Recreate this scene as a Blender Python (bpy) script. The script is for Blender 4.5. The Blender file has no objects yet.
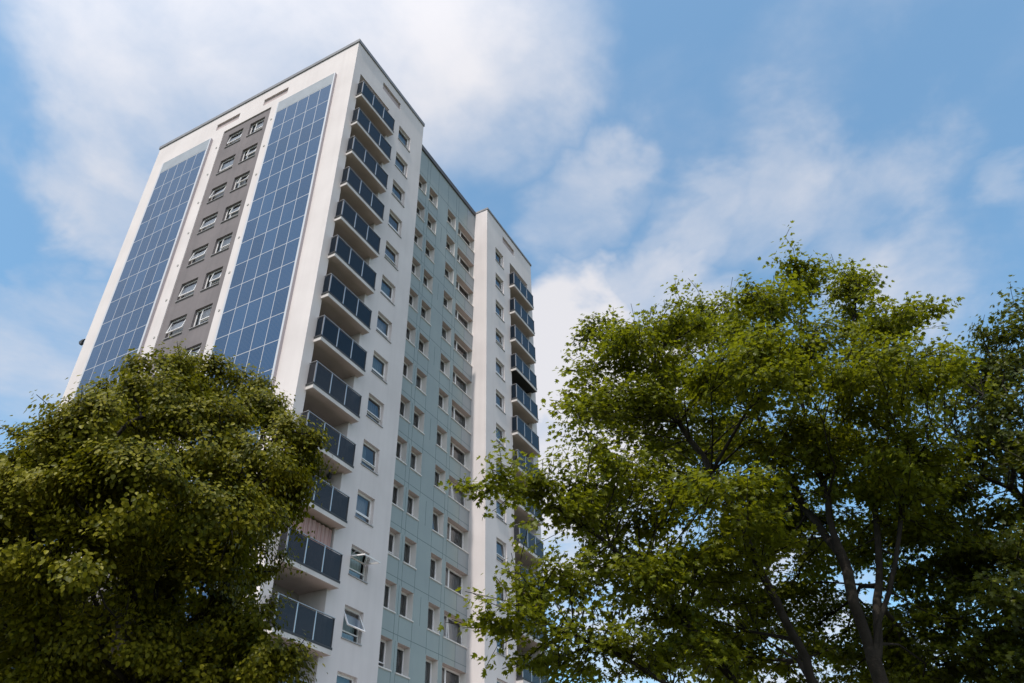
import bpy, bmesh, math, random
import numpy as np
from mathutils import Matrix, Vector
R = math.radians
random.seed(7)
rng = np.random.default_rng(11)
scene = bpy.context.scene
COL = scene.collection

# ---------------------------------------------------------------- materials
def mat(name, base=(.5,.5,.5), rough=.7, metal=0.0, spec=.5, ior=None):
    m = bpy.data.materials.new(name); m.use_nodes = True
    b = m.node_tree.nodes['Principled BSDF']
    b.inputs['Base Color'].default_value = (*base, 1)
    b.inputs['Roughness'].default_value = rough
    b.inputs['Metallic'].default_value = metal
    b.inputs['Specular IOR Level'].default_value = spec
    if ior: b.inputs['IOR'].default_value = ior
    return m
def N(m, t, **kw):
    n = m.node_tree.nodes.new(t)
    for k, v in kw.items(): setattr(n, k, v)
    return n
def LK(m, a, b): m.node_tree.links.new(a, b)
def mottled(name, c1, c2, rough=.85, scale=.6, streak=0.0, bump=0.0, fine=0.0, spec=.3):
    """painted / rendered surface: slow tonal drift, optional vertical rain streaks and grain"""
    m = mat(name, c1, rough, spec=spec); b = m.node_tree.nodes['Principled BSDF']
    tc = N(m,'ShaderNodeTexCoord')
    n1 = N(m,'ShaderNodeTexNoise'); n1.inputs['Scale'].default_value = scale; n1.inputs['Detail'].default_value = 6
    LK(m, tc.outputs['Object'], n1.inputs['Vector'])
    mp = N(m,'ShaderNodeMapping'); mp.inputs['Scale'].default_value = (3.2,3.2,.10)
    LK(m, tc.outputs['Object'], mp.inputs['Vector'])
    n2 = N(m,'ShaderNodeTexNoise'); n2.inputs['Scale'].default_value = 1.0; n2.inputs['Detail'].default_value = 4
    LK(m, mp.outputs['Vector'], n2.inputs['Vector'])
    r1 = N(m,'ShaderNodeMapRange'); r1.inputs['From Min'].default_value=.35; r1.inputs['From Max'].default_value=.7
    LK(m, n1.outputs['Fac'], r1.inputs['Value'])
    r2 = N(m,'ShaderNodeMapRange'); r2.inputs['From Min'].default_value=.45; r2.inputs['From Max'].default_value=.75
    r2.inputs['To Max'].default_value = streak
    LK(m, n2.outputs['Fac'], r2.inputs['Value'])
    ad = N(m,'ShaderNodeMath', operation='ADD', use_clamp=True)
    LK(m, r1.outputs['Result'], ad.inputs[0]); LK(m, r2.outputs['Result'], ad.inputs[1])
    mx = N(m,'ShaderNodeMix', data_type='RGBA')
    mx.inputs['A'].default_value = (*c1,1); mx.inputs['B'].default_value = (*c2,1)
    LK(m, ad.outputs[0], mx.inputs['Factor']); LK(m, mx.outputs['Result'], b.inputs['Base Color'])
    if bump:
        n3 = N(m,'ShaderNodeTexNoise'); n3.inputs['Scale'].default_value = 40; n3.inputs['Detail'].default_value = 3
        LK(m, tc.outputs['Object'], n3.inputs['Vector'])
        bp = N(m,'ShaderNodeBump'); bp.inputs['Strength'].default_value = bump; bp.inputs['Distance'].default_value=.02
        LK(m, n3.outputs['Fac'], bp.inputs['Height']); LK(m, bp.outputs['Normal'], b.inputs['Normal'])
    return m

M = {}
M['render'] = mottled('white_render', (.70,.64,.64), (.62,.565,.565), .9, .35, .4, .15)
M['greyrender'] = mottled('grey_render', (.205,.18,.188), (.165,.147,.155), .9, .5, .5, .2)
M['teal'] = mottled('teal_cladding', (.295,.325,.312), (.262,.29,.282), .42, .5, .3, spec=.5)
M['tealgrey'] = mottled('grey_cladding', (.29,.315,.335), (.26,.285,.305), .42, .5, .3, spec=.5)
M['joint'] = mat('cladding_joint', (.10,.14,.145), .8)
M['coping'] = mottled('coping_metal', (.24,.235,.25), (.19,.185,.2), .5, 1.2, .3)
M['darkcoping'] = mottled('dark_coping_metal', (.075,.068,.07), (.10,.09,.09), .5, 1.2, .3)
M['upvc'] = mat('white_upvc', (.80,.765,.77), .35)
M['liner'] = mottled('white_reveal_lining', (.72,.68,.66), (.64,.60,.58), .6, .8, .2)
M['sill'] = mat('grey_sill', (.30,.29,.30), .5)
M['soffit'] = mottled('balcony_concrete_head_shade', (.55,.455,.42), (.46,.38,.35), .9, .9, .2, .1)
M['slabedge'] = mottled('slab_edge_paint', (.66,.62,.61), (.56,.52,.51), .8, .9, .3)
M['toe'] = mat('dark_gasket', (.03,.03,.035), .6)
M['steel'] = mat('brushed_steel', (.55,.54,.54), .35, .8)
M['rail'] = mat('handrail_steel', (.35,.34,.35), .35, .7)
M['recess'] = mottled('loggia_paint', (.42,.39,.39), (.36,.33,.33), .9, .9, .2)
M['niche'] = mottled('niche_render_shade', (.50,.41,.41), (.42,.345,.345), .9, .9, .4)  # render darkened to paint in the shade of the niches
M['roof'] = mottled('roof_felt', (.10,.10,.10), (.14,.14,.14), .95, .8)
M['pvframe'] = mat('array_frame', (.55,.55,.58), .4, .3)
M['pvside'] = mat('array_side_sheet', (.42,.38,.41), .5, .2)
M['blank'] = mottled('blank_glass', (.27,.29,.315), (.22,.24,.26), .22, 1.4, spec=.8)
M['fitting'] = mat('dark_fitting', (.03,.033,.04), .5)
M['white_fix'] = mat('fixing_cap', (.45,.42,.41), .6)
M['darksoffit'] = mat('dark_soffit_board', (.02,.02,.02), .8)  # near-black underside for a single balcony

def glass_mat(name, tint, ior=1.9, clear=.8, rough=.02):
    m = bpy.data.materials.new(name); m.use_nodes = True
    nt = m.node_tree; nt.nodes.remove(nt.nodes['Principled BSDF'])
    out = nt.nodes['Material Output']
    fr = N(m,'ShaderNodeFresnel'); fr.inputs['IOR'].default_value = ior
    tr = N(m,'ShaderNodeBsdfTransparent'); tr.inputs['Color'].default_value = (*[clear*t for t in tint],1)
    gl = N(m,'ShaderNodeBsdfGlossy'); gl.inputs['Roughness'].default_value = rough; gl.inputs['Color'].default_value=(.95,.98,1,1)
    mx = N(m,'ShaderNodeMixShader')
    LK(m, fr.outputs[0], mx.inputs[0]); LK(m, tr.outputs[0], mx.inputs[1]); LK(m, gl.outputs[0], mx.inputs[2])
    LK(m, mx.outputs[0], out.inputs['Surface'])
    return m
M['glass'] = glass_mat('window_glass', (.93,.95,.97), 1.9, .92)
def tinted_mat(name, base, alpha):
    m = mat(name, base, .12, spec=.22)
    b = m.node_tree.nodes['Principled BSDF']; b.inputs['Alpha'].default_value = alpha
    return m
M['navy'] = tinted_mat('navy_tinted_glass', (.006,.012,.022), .95)
M['smoke'] = tinted_mat('smoke_grey_glass', (.032,.033,.040), .84)

def cloth_mat(name, a, b_, scale=14):
    m = mat(name, a, .9); b = m.node_tree.nodes['Principled BSDF']
    tc = N(m,'ShaderNodeTexCoord'); w = N(m,'ShaderNodeTexWave'); w.inputs['Scale'].default_value = scale/6.28*3
    w.inputs['Distortion'].default_value = 1.5
    LK(m, tc.outputs['Object'], w.inputs['Vector'])
    mx = N(m,'ShaderNodeMix', data_type='RGBA'); mx.inputs['A'].default_value=(*a,1); mx.inputs['B'].default_value=(*b_,1)
    LK(m, w.outputs['Fac'], mx.inputs['Factor']); LK(m, mx.outputs['Result'], b.inputs['Base Color'])
    return m
M['blind_grey'] = cloth_mat('grey_blind', (.22,.24,.26), (.17,.19,.21))
M['blind_pale'] = cloth_mat('pale_net_curtain', (.62,.60,.62), (.48,.47,.50))
M['blind_skytint'] = cloth_mat('teal_sky_reflection', (.33,.42,.43), (.25,.33,.35))  # teal cloth tone stands in for sky reflected in the wing glass
M['blind_dark'] = cloth_mat('dark_curtain', (.06,.065,.07), (.04,.045,.05))
M['pink'] = cloth_mat('pink_curtain_cloth', (.52,.36,.34), (.38,.24,.23), 10)

def pv_mat():
    """one module: dark blue cells, thin pale busbars running the long way"""
    m = mat('pv_cells', (.025,.07,.17), .2, spec=.25); b = m.node_tree.nodes['Principled BSDF']
    tc = N(m,'ShaderNodeTexCoord'); sx = N(m,'ShaderNodeSeparateXYZ'); LK(m, tc.outputs['Object'], sx.inputs[0])
    mu = N(m,'ShaderNodeMath', operation='MULTIPLY'); mu.inputs[1].default_value = 11.6; LK(m, sx.outputs['X'], mu.inputs[0])
    fr = N(m,'ShaderNodeMath', operation='FRACT'); LK(m, mu.outputs[0], fr.inputs[0])
    pp = N(m,'ShaderNodeMath', operation='PINGPONG'); pp.inputs[1].default_value=.5; LK(m, fr.outputs[0], pp.inputs[0])
    gt = N(m,'ShaderNodeMath', operation='LESS_THAN'); gt.inputs[1].default_value = .09; LK(m, pp.outputs[0], gt.inputs[0])
    oi = N(m,'ShaderNodeObjectInfo')
    nz = N(m,'ShaderNodeTexNoise'); nz.inputs['Scale'].default_value = .8; LK(m, tc.outputs['Object'], nz.inputs['Vector'])
    c0 = N(m,'ShaderNodeMix', data_type='RGBA'); c0.inputs['A'].default_value=(.006,.050,.135,1); c0.inputs['B'].default_value=(.018,.078,.19,1)
    LK(m, oi.outputs['Random'], c0.inputs['Factor'])
    mx = N(m,'ShaderNodeMix', data_type='RGBA'); mx.inputs['B'].default_value=(.11,.15,.22,1)
    LK(m, c0.outputs['Result'], mx.inputs['A']); LK(m, gt.outputs[0], mx.inputs['Factor']); LK(m, mx.outputs['Result'], b.inputs['Base Color'])
    return m
M['pv'] = pv_mat()

def leaf_mat(name, dark, light, trans, tcol, scale=.5, spec=.2):
    m = bpy.data.materials.new(name); m.use_nodes = True
    nt = m.node_tree; b = nt.nodes['Principled BSDF']; out = nt.nodes['Material Output']
    g = N(m,'ShaderNodeNewGeometry')
    tc = N(m,'ShaderNodeTexCoord'); nz = N(m,'ShaderNodeTexNoise'); nz.inputs['Scale'].default_value = scale; nz.inputs['Detail'].default_value=3
    LK(m, tc.outputs['Object'], nz.inputs['Vector'])
    ad = N(m,'ShaderNodeMath', operation='ADD'); LK(m, g.outputs['Random Per Island'], ad.inputs[0]); LK(m, nz.outputs['Fac'], ad.inputs[1])
    r = N(m,'ShaderNodeMapRange'); r.inputs['From Min'].default_value=.4; r.inputs['From Max'].default_value=1.5; LK(m, ad.outputs[0], r.inputs['Value'])
    mx = N(m,'ShaderNodeMix', data_type='RGBA'); mx.inputs['A'].default_value=(*dark,1); mx.inputs['B'].default_value=(*light,1)
    LK(m, r.outputs['Result'], mx.inputs['Factor']); LK(m, mx.outputs['Result'], b.inputs['Base Color'])
    b.inputs['Roughness'].default_value = .42; b.inputs['Specular IOR Level'].default_value = spec
    t = N(m,'ShaderNodeBsdfTranslucent'); t.inputs['Color'].default_value = (*tcol,1)
    ms = N(m,'ShaderNodeMixShader'); ms.inputs[0].default_value = trans
    LK(m, b.outputs[0], ms.inputs[1]); LK(m, t.outputs[0], ms.inputs[2]); LK(m, ms.outputs[0], out.inputs['Surface'])
    return m
M['lime_leaf'] = leaf_mat('lime_leaf', (.022,.034,.004), (.205,.185,.012), .26, (.23,.225,.010), spec=.09)
M['maple_leaf'] = leaf_mat('maple_leaf', (.022,.040,.006), (.155,.168,.010), .38, (.29,.31,.010), spec=.15)
M['far_leaf'] = leaf_mat('broad_leaf', (.020,.034,.005), (.10,.11,.010), .30, (.17,.19,.012))
M['bark'] = mottled('bark', (.013,.010,.008), (.026,.021,.017), .95, 6, .6, .6)
M['grass'] = mottled('grass', (.055,.06,.03), (.08,.075,.04), .95, .8)
M['paving'] = mottled('concrete_paving', (.42,.38,.36), (.34,.31,.295), .9, 1.2)

# ---------------------------------------------------------------- helpers
def tag(o, label=None, cat=None, group=None, kind=None):
    if label: o['label'] = label
    if cat: o['category'] = cat
    if group: o['group'] = group
    if kind: o['kind'] = kind
    return o
def empty(name, loc=(0,0,0)):
    o = bpy.data.objects.new(name, None); COL.objects.link(o); o.location = loc; o.empty_display_size=.3
    return o
class MB:
    def __init__(s): s.v=[]; s.f=[]; s.m=[]
    def quad(s, a,b,c,d, mi=0):
        n=len(s.v); s.v += [a,b,c,d]; s.f.append((n,n+1,n+2,n+3)); s.m.append(mi)
    def box(s, x0,x1,y0,y1,z0,z1, mi=0, skip=()):
        n=len(s.v)
        s.v += [(x0,y0,z0),(x1,y0,z0),(x1,y1,z0),(x0,y1,z0),(x0,y0,z1),(x1,y0,z1),(x1,y1,z1),(x0,y1,z1)]
        for k,f in dict(b=(0,3,2,1),t=(4,5,6,7),f=(0,1,5,4),r=(1,2,6,5),k=(2,3,7,6),l=(3,0,4,7)).items():
            if k in skip: continue
            s.f.append(tuple(n+i for i in f)); s.m.append(mi)
    def obox(s, c, ax, mi=0):
        """box centred at c with half-axis vectors ax[0..2]"""
        c=Vector(c); a,b,d=[Vector(t) for t in ax]; n=len(s.v)
        for (i,j,k) in [(-1,-1,-1),(1,-1,-1),(1,1,-1),(-1,1,-1),(-1,-1,1),(1,-1,1),(1,1,1),(-1,1,1)]:
            s.v.append(tuple(c+a*i+b*j+d*k))
        for f in [(0,3,2,1),(4,5,6,7),(0,1,5,4),(1,2,6,5),(2,3,7,6),(3,0,4,7)]:
            s.f.append(tuple(n+i for i in f)); s.m.append(mi)
    def mesh(s, name, mats):
        me = bpy.data.meshes.new(name); me.from_pydata(s.v,[],s.f)
        for m in mats: me.materials.append(m)
        me.polygons.foreach_set('material_index', s.m); me.update()
        return me
    def build(s, name, mats, parent=None, bevel=0):
        if not isinstance(mats,(list,tuple)): mats=[mats]
        o = bpy.data.objects.new(name, s.mesh(name, mats)); COL.objects.link(o); o.parent = parent
        if bevel:
            bv=o.modifiers.new('edge','BEVEL'); bv.width=bevel; bv.segments=2; bv.limit_method='ANGLE'
        return o
def inst(name, me, parent, loc=(0,0,0), rz=0):
    o = bpy.data.objects.new(name, me); COL.objects.link(o); o.parent = parent; o.location = loc; o.rotation_euler=(0,0,rz)
    return o
def copy_tree(o, parent, loc=None):
    c = o.copy(); COL.objects.link(c); c.parent = parent
    if loc is not None: c.location = loc
    for ch in list(o.children): copy_tree(ch, c)
    return c

def wall(mb, u0,u1,z0,z1, holes, mi=0, rmi=None, y=0):
    """sheet in the local plane y with openings (ua,ub,za,zb,depth); each opening gets its four reveals going inward (+y)"""
    if rmi is None: rmi = mi
    us = sorted({u0,u1,*[h[0] for h in holes],*[h[1] for h in holes]})
    zs = sorted({z0,z1,*[h[2] for h in holes],*[h[3] for h in holes]})
    us=[u for u in us if u0-1e-6<=u<=u1+1e-6]; zs=[z for z in zs if z0-1e-6<=z<=z1+1e-6]
    for i in range(len(us)-1):
        for j in range(len(zs)-1):
            cu=(us[i]+us[i+1])/2; cz=(zs[j]+zs[j+1])/2
            if any(h[0]<cu<h[1] and h[2]<cz<h[3] for h in holes): continue
            mb.quad((us[i],y,zs[j]),(us[i+1],y,zs[j]),(us[i+1],y,zs[j+1]),(us[i],y,zs[j+1]),mi)
    for (a,b,c,d,dp) in holes:
        if dp<=0: continue
        q=y+dp
        mb.quad((a,y,c),(a,y,d),(a,q,d),(a,q,c),rmi); mb.quad((b,y,d),(b,y,c),(b,q,c),(b,q,d),rmi)
        mb.quad((a,y,d),(b,y,d),(b,q,d),(a,q,d),rmi); mb.quad((b,y,c),(a,y,c),(a,q,c),(b,q,c),rmi)
def place(o, ox, oy, rz=0):
    o.location=(ox,oy,0); o.rotation_euler=(0,0,rz); return o
# ---------------------------------------------------------------- the tower: 17 storeys of 2.7 m
H = 48.8; ST = 2.7
LX = 24.52; WY = 18.11; A1 = 7.63; A2 = 16.89; DR = 1.14     # wing / recessed bay limits along the long side
tower = empty('tower_block', (0,0,0))
tag(tower, 'white high-rise of flats with solar panels on its end wall and a teal bay', 'building')
NF = 16
def zz(v): return H+v
# --- long side, wings. openings in plan coordinates along x
ZW, WH = -3.204, 1.378
RECTOP = -2.98
lw_holes = [(.62,3.72,.02,zz(RECTOP),1.5),(2.83,4.84,zz(-1.76),zz(-1.05),.12)]
lw_holes += [(4.965,6.272,zz(ZW-ST*n-WH),zz(ZW-ST*n),.25) for n in range(NF)]
mb = MB(); wall(mb, 0,A1,0,H-.3, lw_holes); wl = mb.build('wall', M['render'], tower)
ZR = -3.30
rw_holes = [(20.62,23.74,.02,zz(-3.05),1.5),(19.45,21.45,zz(-1.76),zz(-1.05),.12)]
rw_holes += [(18.246,19.514,zz(ZR-ST*n-WH),zz(ZR-ST*n),.25) for n in range(NF)]
mb = MB(); wall(mb, A2,LX,0,H-.3, rw_holes); mb.build('wall', M['render'], tower)
# backs of the shallow vent niches, their shade put into the colour
def vent(w, x, y, rz):
    mb = MB(); mb.quad((0,0,0),(w,0,0),(w,0,.71),(0,0,.71)); mb.box(.0,w,-.03,-.001,.0,.03)
    for k in range(1,3): mb.box(w*k/3-.012,w*k/3+.012,-.012,-.001,.03,.70)
    o = mb.build('vent_panel', M['niche'], tower); o.location=(x,y,zz(-1.76)); o.rotation_euler=(0,0,rz)
vent(2.01,2.83,.125,0); vent(2.0,19.45,.125,0)
# --- end wall (solar face): local u runs from the far corner to the near one
G0, G1 = WY-11.17, WY-6.93
vents_end = [(WY-12.15,WY-10.03,zz(-1.86),zz(-1.2),.12),(WY-7.84,WY-5.72,zz(-1.86),zz(-1.2),.12)]
mb = MB(); wall(mb, 0,WY,0,H-.3, [(G0,G1,1.2,zz(-2.55),.07)]+vents_end)
place(mb.build('wall', M['render'], tower), 0, WY, R(-90))
for a in (12.15,7.84):
    vent(2.12,.115,a,R(-90))
ga = (WY-10.60, WY-9.29); gb = (WY-8.68, WY-7.39)
GZ = -3.20
gh = [(a,b,zz(GZ-ST*n-1.33),zz(GZ-ST*n),.22) for n in range(NF) for a,b in (ga,gb)]
mb = MB(); wall(mb, G0,G1,1.2,zz(-2.55), gh, y=.07)
place(mb.build('grey_wall_panel', M['greyrender'], tower), 0, WY, R(-90))
# --- remaining faces of the block, with the flanks of both wings
mb = MB()
mb.quad((LX,0,0),(LX,WY,0),(LX,WY,H-.3),(LX,0,H-.3))
mb.quad((A1,0,0),(A1,DR,0),(A1,DR,H-.3),(A1,0,H-.3)); mb.quad((A2,DR,0),(A2,0,0),(A2,0,H-.3),(A2,DR,H-.3))
mb.quad((LX,WY,0),(0,WY,0),(0,WY,H-.3),(LX,WY,H-.3))
mb.build('wall', M['render'], tower)
mb = MB(); mb.quad((0,0,H-.62),(A1,0,H-.62),(A1,WY,H-.62),(0,WY,H-.62)); mb.quad((A1,DR,H-.62),(A2,DR,H-.62),(A2,WY,H-.62),(A1,WY,H-.62)); mb.quad((A2,0,H-.62),(LX,0,H-.62),(LX,WY,H-.62),(A2,WY,H-.62))
mb.build('roof', M['roof'], tower)
# copings
def coping(name, segs, m):
    mb = MB()
    for s in segs: mb.box(*s)
    return mb.build(name, m, tower, .012)
z0c, z1c = H-.3, H
coping('parapet_coping', [(-.07,.25,-.07,WY+.07,z0c,z1c),(.25,A1+.05,-.07,.25,z0c,z1c)], M['coping'])
coping('parapet_coping', [(A2-.04,LX+.07,-.07,.25,z0c,z1c-.1),(A2-.04,A2+.25,.25,DR-.08,z0c,z1c-.1),(LX-.25,LX+.07,.25,WY,z0c,z1c-.1)], M['coping'])
coping('parapet_coping', [(A1+.052,A2-.042,DR-.1,DR+.3,H-.55,H-.12)], M['darkcoping'])

# --- recessed teal bay
ZT, TH = -3.217, 1.395
tcols = [(9.02,10.078),(10.5,11.569),(12.975,14.094),(14.505,A2)]
th = [(a,b,zz(ZT-ST*n-TH),zz(ZT-ST*n),.42) for n in range(NF) for a,b in tcols]
mb = MB()
XG = 15.72
wall(mb, A1,XG,0,H-.55, [(a,min(b,XG),c,d,0) for a,b,c,d,_ in th], 0, 2)
wall(mb, XG,A2,0,H-.55, [(XG,b,c,d,0) for a,b,c,d,_ in th if b>XG], 1, 2)
for (a,b,c,d,dp) in th:      # white-lined deep reveals, heads in brown soffit tone as painted shade
    mb.quad((a,0,c),(a,0,d),(a,dp,d),(a,dp,c),3); mb.quad((b-.001,0,d),(b-.001,0,c),(b-.001,dp,c),(b-.001,dp,d),3)
    mb.quad((a,0,d),(b,0,d),(b,dp,d),(a,dp,d),4); mb.quad((b,0,c),(a,0,c),(a,dp,c),(b,dp,c),3)
# panel joints: narrow recess-coloured strips standing 3 mm proud
def jv(x,za,zb): mb.box(x-.011,x+.011,-.003,.0,za,zb,2,('k',))
def jh(xa,xb,z): mb.box(xa,xb,-.003,.0,z-.012,z+.012,2,('k',))
top = H-.55
for n in range(NF+1):
    za = zz(ZT-ST*n)+.02 if n<NF else 1.0
    zb = top if n==0 else zz(ZT-ST*(n-1)-TH)-.05
    if n==0:
        for x in (8.4,9.0,10.1,10.46,11.6,12.94,14.12,14.47,XG): jv(x,za,zb)
        jh(A1,A2,za+.32); continue
    if n<NF:
        jh(A1,A2,za+.30)
        for x in (9.0,10.1,10.46,11.6,12.94,14.12,14.47,XG):
            jv(x,za,za+.285); jv(x,za+.315,zb)
for n in range(NF):
    a,b = zz(ZT-ST*n-TH)-.05, zz(ZT-ST*n)+.02
    jv(10.29,a,b); jv(12.25,a,b) if n%2 else None
tl = mb.build('teal_cladding', [M['teal'],M['tealgrey'],M['joint'],M['liner'],M['soffit']], tower); tl.location=(0,DR,0)

# ---------------------------------------------------------------- windows
# local frame: x along the wall, -y outward, z up; origin at the opening's lower left corner in the plane of the wall
def frame(mb, x0,x1,z0,z1,y0,y1,t=.055):
    mb.box(x0,x1,y0,y1,z0,z0+t); mb.box(x0,x1,y0,y1,z1-t,z1)
    mb.box(x0,x0+t,y0,y1,z0+t,z1-t); mb.box(x1-t,x1,y0,y1,z0+t,z1-t)
def tilted(make, hinge, ang):
    """run make(mb) and turn the result about the horizontal axis through hinge (y,z)"""
    mb = MB(); make(mb); c,s = math.cos(ang), math.sin(ang); hy,hz = hinge
    mb.v = [(x, hy+(y-hy)*c+(z-hz)*s, hz-(y-hy)*s+(z-hz)*c) for x,y,z in mb.v]
    return mb
def pane_mb(mb, x0,x1,z0,z1,y): mb.quad((x0,y,z0),(x1,y,z0),(x1,y,z1),(x0,y,z1))
def sash_obj(parent, x0,x1,z0,z1,y, ang=0, slide=0):
    f = tilted(lambda m: frame(m,x0,x1,z0,z1,y-.03,y+.03,.05), (y,z1-.02), ang)
    g = tilted(lambda m: pane_mb(m,x0+.05,x1-.05,z0+.05,z1-.05,y), (y,z1-.02), ang)
    if slide:
        f.v=[(a,b,c-slide) for a,b,c in f.v]; g.v=[(a,b,c-slide) for a,b,c in g.v]
    s = f.build('sash', M['upvc'], parent)
    g.build('pane', M['glass'], parent)
    return s
def blind_obj(parent, x0,x1,z0,z1,y,m,n=14):
    mb = MB(); r = random.Random(int(x0*100)+n); xs=[x0+(x1-x0)*i/n for i in range(n+1)]
    ys=[y+(.03 if i%2 else 0)+r.uniform(-.006,.006) for i in range(n+1)]
    for i in range(n): mb.quad((xs[i],ys[i],z0),(xs[i+1],ys[i+1],z0),(xs[i+1],ys[i+1],z1),(xs[i],ys[i],z1))
    o = mb.build('blind', m, parent); return o
def sill_obj(parent, w, out=.05, dark=True):
    mb = MB(); mb.box(-.04,w+.04,-out,.19,-.035,.005)
    return mb.build('sill', M['sill'] if dark else M['upvc'], parent)
def win_wing(ang=0, blind='blind_skytint', reach=1.0, low_open=False):
    """wing window: large top-hung sash over a shallow fixed light"""
    w, h = 1.307, WH
    mb = MB(); frame(mb,0,w,0,h,.17,.25); mb.box(.055,w-.055,.17,.25,.34,.395)
    o = mb.build('window', M['upvc'], tower)
    if ang>R(50):
        sash_obj(o,.07,w-.07,.40,h-.07,.16,ang,.42)
        m2=MB(); pane_mb(m2,.06,w-.06,.395,h-.06,.245)
        for xx in (.07,w-.07): m2  # stays
        st=MB(); [st.obox((xx,-.06,h-.42),((.012,0,0),(0,.22,-.10),(0,.006,.012))) for xx in (.09,w-.09)]; st.build('window_stay', M['steel'], o)
    else: sash_obj(o,.055,w-.055,.395,h-.055,.20,ang)
    mb = MB(); pane_mb(mb,.055,w-.055,.055,.34,.21); mb.build('pane', M['glass'], o)
    sill_obj(o,w)
    if blind: blind_obj(o,.06,w*reach,.05,h-.03,.42,M[blind])
    return o
def win_teal(w, split=None, blind='blind_grey', low=None, ang=0):
    mb = MB(); y0,y1=.36,.42; h=TH
    frame(mb,0,w,0,h,y0,y1,.06)
    o = mb.build('window', M['upvc'], tower)
    if split:
        m2=MB(); m2.box(split-.04,split+.04,y0,y1,.06,h-.06); m2.build('mullion', M['upvc'], o)
        mb=MB(); pane_mb(mb,.06,split-.04,.06,h-.06,.39); mb.build('pane', M['glass'], o)
        sash_obj(o,split+.04,w-.06,.06,h-.06,.385,ang)
    else:
        sash_obj(o,.06,w-.06,.06 if not low else .32,h-.06,.385,ang)
        if low:
            mb=MB(); pane_mb(mb,.06,w-.06,.06,.32,.39); mb.build('pane', M['glass'], o)
    mb=MB(); mb.box(-.03,w+(.03 if not split else -.01),-.05,.355,-.05,.012); mb.build('sill', M['liner'], o)
    if blind: blind_obj(o,.08,w-.08,.05,h-.04,.55,M[blind])
    return o
def win_grey(kind, ang=0, blind='blind_pale', low=False):
    w,h=1.31,1.33; mb=MB(); frame(mb,0,w,0,h,.155,.215,.07)
    if kind=='a': mb.box(.055,w-.055,.155,.215,.30,.35)
    else: mb.box(.40,.455,.155,.215,.055,h-.055); mb.box(.455,w-.055,.155,.215,.42,.47)
    o = mb.build('window', M['upvc'], tower)
    if kind=='a':
        sash_obj(o,.05,w-.05,.35,h-.05,.145,ang)
        mb=MB(); pane_mb(mb,.055,w-.055,.055,.30,.185); mb.build('pane', M['glass'], o)
    else:
        sash_obj(o,.455,w-.05,.47,h-.05,.145,ang)
        mb=MB(); pane_mb(mb,.055,.40,.055,h-.055,.185); mb.build('pane', M['glass'], o)
        mb=MB(); pane_mb(mb,.455,w-.055,.055,.42,.185); mb.build('pane', M['glass'], o)
    sill_obj(o,w,.06)
    blind_obj(o,.06,w*(.6 if low else .97),.05,h-.03,.28,M[blind])
    return o
pr = random.Random(5)
# prototypes (each is used as one real window first, later copied)
used=set()
def use(proto, loc, rz):
    if proto.name not in used:
        used.add(proto.name); o=proto
    else: o = copy_tree(proto, tower)
    o.location = loc; o.rotation_euler=(0,0,rz); return o
PW = [win_wing(0,'blind_skytint'), win_wing(R(3),'blind_skytint',.6), win_wing(0,'blind_pale'), win_wing(0,'blind_dark'), win_wing(R(5),'blind_grey')]
PWfull = win_wing(R(84),'blind_skytint'); PWhalf = win_wing(R(27),'blind_skytint')
lwseq = [0,0,1,3,4,0,2,0,4,1,2,None,None,0,3,0]
for n in range(NF):
    p = PWfull if n==11 else PWhalf if n==12 else PW[lwseq[n]]
    use(p,(4.965,0,zz(ZW-ST*n-WH)),0)
rseq=[3,1,3,4,2,3,0,1,2,4,0,3,0,2,1,0]
for n in range(NF): use(PW[rseq[n]],(18.226,0,zz(ZR-ST*n-WH)),0)
PT=[win_teal(1.064,None,'blind_grey'), win_teal(1.064,None,'blind_dark',True), win_teal(1.064,None,'blind_dark'), win_teal(1.064,None,'blind_grey',None,R(6))]
for n in range(NF):
    for k,(a,b) in enumerate(tcols[:3]):
        p = PT[1] if k==0 and n%2==0 else PT[pr.choice([0,2,0,2,0,3])]
        o=use(p,(b-1.064 if k!=2 else a,DR,zz(ZT-ST*n-TH)),0)
        if k==2: o.scale=(1.119/1.064,1,1)
P4=[win_teal(2.38,.86,'blind_grey'),win_teal(2.38,.86,'blind_dark'),win_teal(2.38,.86,'blind_pale',None,R(6))]
s4=[1,0,1,0,1,0,0,1,2,1,0,2,1,2,0,1]
for n in range(NF): use(P4[s4[n]],(14.505,DR,zz(ZT-ST*n-TH)),0)
PGa=[win_grey('a',R(8),'blind_pale'),win_grey('a',R(3),'blind_pale'),win_grey('a',R(12),'blind_pale')]
PGb=[win_grey('b',R(9),'blind_grey'),win_grey('b',R(2),'blind_pale'),win_grey('b',R(14),'blind_pale',True)]
sa=[0,1,2,0,2,0,2,0,1,2,0,1,0,2,0,1]; sb=[1,0,2,0,1,0,1,2,0,1,0,2,1,0,1,2]
for n in range(NF):
    z = zz(GZ-ST*n-1.33)
    use(PGa[sa[n]],(.07,10.60,z),R(-90)); use(PGb[sb[n]],(.07,8.68,z),R(-90))

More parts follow.
